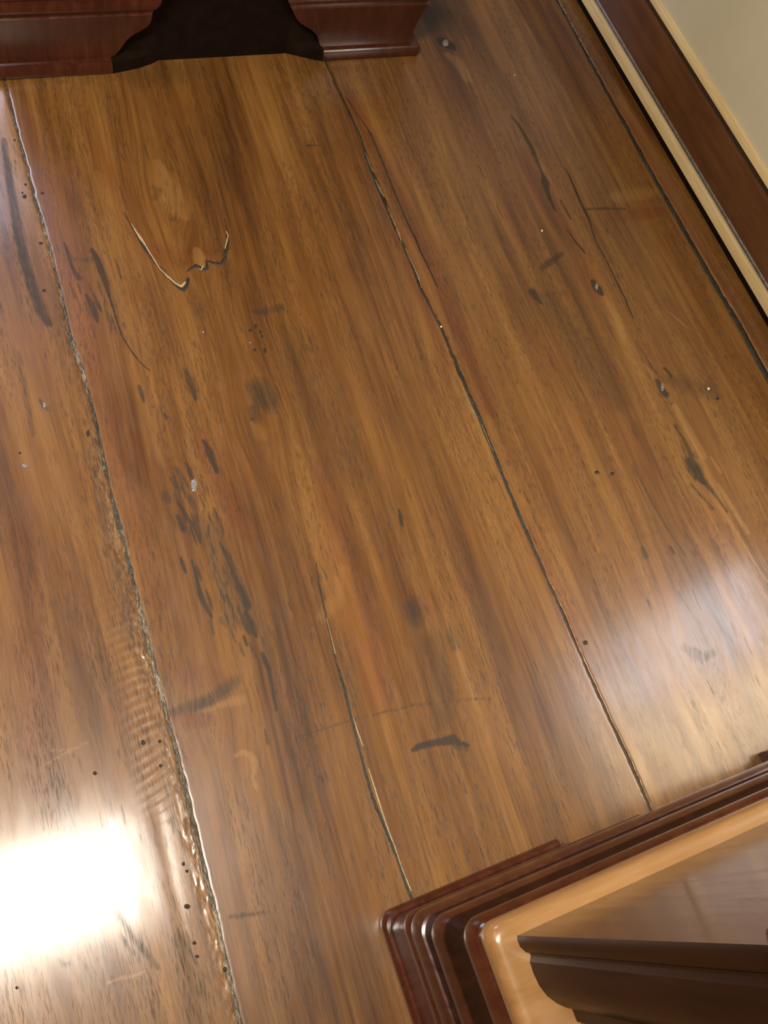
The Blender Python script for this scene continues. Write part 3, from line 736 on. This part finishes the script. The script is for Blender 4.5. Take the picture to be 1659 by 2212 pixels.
blob('glint_knot_fleck', 1289, 618, 4, 9, MAT_GREY, p_three, 0.0006)
blob('glint_knot_fleck', 1431, 836, 4, 10, MAT_GREY, p_three, 0.0006)
blob('glint_knot_fleck', 963, 92, 7, 9, MAT_GREY, p_three, 0.0006)
blob('glint_knot_fleck', 96, 874, 4, 6, MAT_GREY, p_left, 0.0006)

# ------------------------------------------------------------------ skirting on the right wall
XS = 1.567
def extrude_y(name, prof, mat, parent, y0=FY0 + 0.01, y1=FY1 - 0.01, n=60):
    ys = np.linspace(y0, y1, n)
    v = []; f = []
    m = len(prof)
    for i, y in enumerate(ys):
        v += [(x, y, z) for x, z in prof]
        if i:
            a = (i - 1) * m; b = i * m
            for k in range(m):
                f.append((a + k, a + (k + 1) % m, b + (k + 1) % m, b + k))
    f += [tuple(range(m)), tuple(range((n - 1) * m, n * m))]
    o = link(name, mesh(name, v, f), mat, parent)
    auto_smooth(o, 35)
    return o
skirt = tag(empty('baseboard_right', (0, 0, 0)), kind='structure')
XB = XS + 0.0155
extrude_y('shadow_gap', [(XS + 0.006, -0.0005), (XS + 0.006, 0.019), (XB, 0.019), (XB, -0.0005)], MAT_BLACK, skirt)
extrude_y('pine_strip', [(XS + 0.002, 0.018), (XS - 0.001, 0.020), (XS - 0.001, 0.043), (XS + 0.002, 0.0485), (XB, 0.0485), (XB, 0.018)], MAT_PINE, skirt)
extrude_y('grey_bead', [(XS + 0.007, 0.0485), (XS + 0.005, 0.051), (XS + 0.007, 0.054), (XS + 0.002, 0.056), (XS + 0.001, 0.060), (XS + 0.004, 0.0635), (XB, 0.0635), (XB, 0.0485)], MAT_GREYBEAD, skirt)
extrude_y('skirting_board', [(XS + 0.003, 0.0635), (XS + 0.003, 0.170), (XS + 0.005, 0.1745), (XS + 0.009, 0.1765), (XB, 0.1765), (XB, 0.0635)], MAT_SKIRT, skirt)
extrude_y('cap_gap', [(XS + 0.011, 0.1765), (XS + 0.011, 0.190), (XB, 0.190), (XB, 0.1765)], MAT_GAP, skirt)
extrude_y('pine_cap', [(XS + 0.007, 0.1895), (XS + 0.006, 0.191), (XS + 0.007, 0.2005), (XS + 0.009, 0.2030), (XS + 0.011, 0.2070), (XB, 0.2085), (XB, 0.1895)], MAT_PINE, skirt)

# ------------------------------------------------------------------ cabinets
def loft(name, loops, mat, parent, cap=True, deg=40):
    m = len(loops[0])
    v = [p for L in loops for p in L]
    f = []
    for i in range(len(loops) - 1):
        a = i * m; b = a + m
        for k in range(m):
            f.append((a + k, a + (k + 1) % m, b + (k + 1) % m, b + k))
    if cap:
        f += [tuple(range(m)), tuple(range((len(loops) - 1) * m, len(loops) * m))]
    o = link(name, mesh(name, v, f), mat, parent)
    auto_smooth(o, deg)
    return o

def ring(x0, y0, x1, y1, d, r, z, n=8):
    """rounded rectangle in plan, inset by d"""
    x0 += d; y0 += d; x1 -= d; y1 -= d
    r = max(r - d * 0.3, 0.002)
    P = []
    for cx, cy, a0 in ((x1 - r, y1 - r, 0), (x0 + r, y1 - r, 90), (x0 + r, y0 + r, 180), (x1 - r, y0 + r, 270)):
        for i in range(n + 1):
            a = math.radians(a0 + 90 * i / n)
            P.append((cx + r * math.cos(a), cy + r * math.sin(a), z))
    return P

def smooth_profile(p, n=4):
    """Catmull-Rom refinement of a (z, inset) profile"""
    out = []
    for i in range(len(p) - 1):
        a = p[max(i - 1, 0)]; b = p[i]; c = p[i + 1]; d = p[min(i + 2, len(p) - 1)]
        for k in range(n):
            t = k / n
            out.append(tuple(0.5 * ((2 * b[j]) + (-a[j] + c[j]) * t + (2 * a[j] - 5 * b[j] + 4 * c[j] - d[j]) * t * t + (-a[j] + 3 * b[j] - 3 * c[j] + d[j]) * t ** 3) for j in (0, 1)))
    out.append(p[-1])
    return out

def foot(name, corner, sx, sy, prof, ends, r, mat, parent, thick=0.036, n=7):
    """bracket foot: two wings from a corner; ends(z) -> wing lengths along x and y"""
    loops = []
    for z, d in prof:
        lx, ly = ends(z)
        rr = max(r - d * 0.3, 0.0015)
        out = [(lx, d), (d + rr, d)]
        for i in range(1, n):
            a = math.radians(270 - 90 * i / n)
            out.append((d + rr + rr * math.cos(a), d + rr + rr * math.sin(a)))
        out += [(d, d + rr), (d, ly)]
        inn = [(thick, ly), (thick, thick), (lx, thick)]
        loops.append([(corner[0] + sx * x, corner[1] + sy * y, z) for x, y in out + inn])
    return loft(name, loops, mat, parent, deg=30)

def cut(pts):
    zs = [p[0] for p in pts]; xs = [p[1] for p in pts]
    return lambda z: float(np.interp(z, zs, xs))

# --- far cabinet: front faces the camera, bracket feet with scrolled cut-outs
CX0, CX1, CY = 0.018, 1.026, 1.724
cab = empty('mahogany_cabinet', (CX0, CY, 0))
tag(cab, 'dark red mahogany cabinet on scrolled bracket feet, at the top of the photo', 'cabinet', 'mahogany cabinets on bracket feet')
WID, DEP = CX1 - CX0, 0.46
pf = smooth_profile([(0.0, 0.003), (0.004, 0.0008), (0.012, 0.0), (0.022, 0.001), (0.028, 0.004)], 3)
# bead of each foot is a sub-part; the face above is the ogee
left_end = cut([(0.0, 0.257), (0.030, 0.257), (0.034, 0.268), (0.050, 0.282), (0.074, 0.297), (0.086, 0.312), (0.095, 0.327), (0.106, 0.341), (0.119, 0.347), (0.138, 0.349), (0.150, 0.356), (0.158, 0.363), (0.185, 0.381), (0.215, 0.40)])
right_end = cut([(0.0, 0.256), (0.033, 0.262), (0.056, 0.272), (0.068, 0.282), (0.079, 0.296), (0.092, 0.317), (0.112, 0.334), (0.136, 0.347), (0.164, 0.362), (0.190, 0.375), (0.215, 0.385)])
side_end = cut([(0.0, 0.15), (0.034, 0.155), (0.074, 0.17), (0.106, 0.185), (0.215, 0.2)])
face = smooth_profile([(0.027, 0.017), (0.040, 0.019), (0.070, 0.018), (0.105, 0.012), (0.132, 0.006), (0.137, 0.005)], 3) + \
       [(0.139, 0.008), (0.147, 0.009), (0.149, 0.004)] + smooth_profile([(0.151, 0.003), (0.160, 0.001), (0.168, 0.004)], 2) + \
       [(0.170, 0.009), (0.177, 0.010), (0.179, 0.006), (0.215, 0.004)]
for (cx, s, ends) in ((0.0, 1, left_end), (WID, -1, right_end)):
    ft = foot('bracket_foot', (cx, 0), s, 1, face, lambda z, e=ends: (e(z), side_end(z)), 0.010, MAT_MAHOG, cab)
    foot('foot_bead', (cx, 0), s, 1, pf, lambda z, e=ends: (e(0.0), side_end(0.0)), 0.008, MAT_MAHOG, ft)
for cx, s in ((0.0, 1), (WID, -1)):
    foot('bracket_foot', (cx, DEP), s, -1, face, lambda z: (0.2, side_end(z)), 0.010, MAT_MAHOG, cab)
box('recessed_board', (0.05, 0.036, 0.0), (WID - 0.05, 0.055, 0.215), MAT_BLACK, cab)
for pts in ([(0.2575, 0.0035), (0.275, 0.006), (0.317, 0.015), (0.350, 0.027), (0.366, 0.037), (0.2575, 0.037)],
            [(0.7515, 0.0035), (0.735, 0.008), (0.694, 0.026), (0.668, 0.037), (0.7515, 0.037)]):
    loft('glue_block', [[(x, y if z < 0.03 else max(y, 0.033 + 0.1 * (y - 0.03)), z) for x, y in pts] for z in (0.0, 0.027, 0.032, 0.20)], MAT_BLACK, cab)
loft('base_moulding', [ring(0, 0, WID, DEP, d, 0.012, z) for z, d in
     [(0.215, 0.03), (0.215, 0.0)] + smooth_profile([(0.220, -0.004), (0.235, -0.004), (0.246, 0.004), (0.262, 0.010), (0.275, 0.012)], 3) + [(0.279, 0.018)]], MAT_MAHOG, cab)
box('carcass', (0.02, 0.02, 0.277), (WID - 0.02, DEP - 0.005, 1.92), MAT_MAHOG_BODY, cab, 0.004)
for x0, x1 in ((0.05, WID / 2 - 0.004), (WID / 2 + 0.004, WID - 0.05)):
    d = box('door', (x0, 0.004, 0.32), (x1, 0.0195, 1.86), MAT_MAHOG_BODY, cab, 0.004)
    box('door_panel', (x0 + 0.07, -0.002, 0.40), (x1 - 0.07, 0.0035, 1.78), MAT_MAHOG, d, 0.003)
loft('cornice', [ring(0, 0, WID, DEP, d, 0.012, z) for z, d in [(1.92, 0.015), (1.94, 0.005), (1.97, -0.015), (2.0, -0.03), (2.01, -0.03)]], MAT_MAHOG, cab)

# --- near cabinet: moulded plinth with a honey ledge, seen from above its corner
N_ROT = math.radians(1.2)
near = empty('mahogany_cabinet', (0.2755, -0.0835, 0), N_ROT)
tag(near, 'mahogany cabinet with stacked base mouldings and a honey-coloured ledge, in the bottom right corner', 'cabinet', 'mahogany cabinets on bracket feet')
NW, ND = 1.075, 0.50       # local: x to the right, y from -ND to 0 (0 is the face towards the far cabinet)
n_end = cut([(0.0, 0.318), (0.028, 0.322), (0.060, 0.338), (0.085, 0.352), (0.105, 0.376), (0.125, 0.398), (0.150, 0.405), (0.160, 0.408)])
nbead = smooth_profile([(0.0, 0.005), (0.005, 0.002), (0.014, 0.001), (0.024, 0.002), (0.031, 0.006)], 3)
nface = smooth_profile([(0.030, 0.0105), (0.045, 0.0130), (0.080, 0.0130), (0.120, 0.009), (0.148, 0.006), (0.158, 0.008)], 3)
for (cx, s, cy, t) in ((0.0, 1, 0.0, -1), (NW, -1, 0.0, -1), (0.0, 1, -ND, 1), (NW, -1, -ND, 1)):
    ft = foot('bracket_foot', (cx, cy), s, t, nface, lambda z: (n_end(z) if z > 0.03 else 0.322, min(0.225, n_end(z) - 0.115)), 0.024, MAT_MAHOG, near)
    foot('foot_bead', (cx, cy), s, t, nbead, lambda z: (0.318, 0.203), 0.024, MAT_MAHOG, ft)
def nring(name, prof, mat, r=0.026, n=8):
    return loft(name, [ring(0, -ND, NW, 0, d, r, z, n) for z, d in prof], mat, near, deg=38)
nring('quirk', [(0.157, 0.034), (0.157, 0.0125), (0.163, 0.0185), (0.168, 0.0185)], MAT_SHADED, 0.030)
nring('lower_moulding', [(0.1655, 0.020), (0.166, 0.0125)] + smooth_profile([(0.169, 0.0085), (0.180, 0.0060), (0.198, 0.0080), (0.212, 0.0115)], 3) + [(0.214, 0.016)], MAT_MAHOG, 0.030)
nring('quirk', [(0.2125, 0.0135), (0.216, 0.0185), (0.221, 0.024), (0.228, 0.026)], MAT_SHADED, 0.030)
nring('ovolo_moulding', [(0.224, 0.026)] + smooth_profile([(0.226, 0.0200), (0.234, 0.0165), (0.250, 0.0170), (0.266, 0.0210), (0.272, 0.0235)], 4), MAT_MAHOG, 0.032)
nring('cove', smooth_profile([(0.270, 0.0225), (0.284, 0.0290), (0.305, 0.0350), (0.330, 0.0370), (0.348, 0.0350)], 4), MAT_SHADED, 0.032)  # cove and quirks coloured dark, recess shade put into the wood
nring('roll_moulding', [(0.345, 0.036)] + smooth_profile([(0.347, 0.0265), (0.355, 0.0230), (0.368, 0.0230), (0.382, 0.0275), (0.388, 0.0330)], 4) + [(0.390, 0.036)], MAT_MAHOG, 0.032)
nring('quirk', [(0.3885, 0.0335), (0.392, 0.0385), (0.3965, 0.0385)], MAT_SHADED, 0.030)
nring('ledge', [(0.395, 0.060), (0.395, 0.036), (0.399, 0.0325)] + smooth_profile([(0.402, 0.0300), (0.412, 0.0275), (0.425, 0.0280), (0.434, 0.0310), (0.4385, 0.0365), (0.440, 0.0430)], 4) + [(0.440, 0.16)], MAT_LEDGE)
# body: plan outline with a bead at the corner, then a hollow, then the door plane
def body_outline():
    w = [(0.3356, -0.1317), (0.3340, -0.1360), (0.3345, -0.1430), (0.3385, -0.1500), (0.3425, -0.1525), (0.3425, -0.1550),
         (0.3390, -0.1600), (0.3385, -0.1720), (0.3400, -0.1850), (0.3445, -0.1970), (0.3520, -0.2070), (0.3600, -0.2140), (0.3660, -0.2175), (0.3660, -0.2300)]
    c, s = math.cos(-N_ROT), math.sin(-N_ROT)
    return [((x - 0.2755) * c - (y + 0.0835) * s, (x - 0.2755) * s + (y + 0.0835) * c) for x, y in w]
bo = body_outline()
yb = bo[0][1]
post = bo + [(bo[-1][0] + 0.03, bo[-1][1])]
loft('corner_post', [[(x, y, z) for x, y in post] for z in (0.4395, 0.7, 0.92)], MAT_SHADED, near, deg=28)  # post coloured dark for the shade on this side
tag(near.children[-1], 'beaded and hollowed corner post with painted-in shade')
outline = [(NW - 0.06, yb), bo[0], (bo[-1][0] + 0.03, bo[-1][1]), (0.091, bo[-1][1]), (0.091, -ND + 0.06), (NW - 0.06, -ND + 0.06)]
loft('carcass', [[(x, y, z) for x, y in outline] for z in (0.4395, 0.7, 0.92)], MAT_MAHOG_BODY, near, deg=28)
box('door', (0.076, -ND + 0.11, 0.470), (0.0905, -0.165, 0.89), MAT_MAHOG_BODY, near, 0.004)
box('top', (0.045, -ND + 0.045, 0.9200), (NW - 0.045, -0.034, 0.940), MAT_MAHOG, near, 0.008)
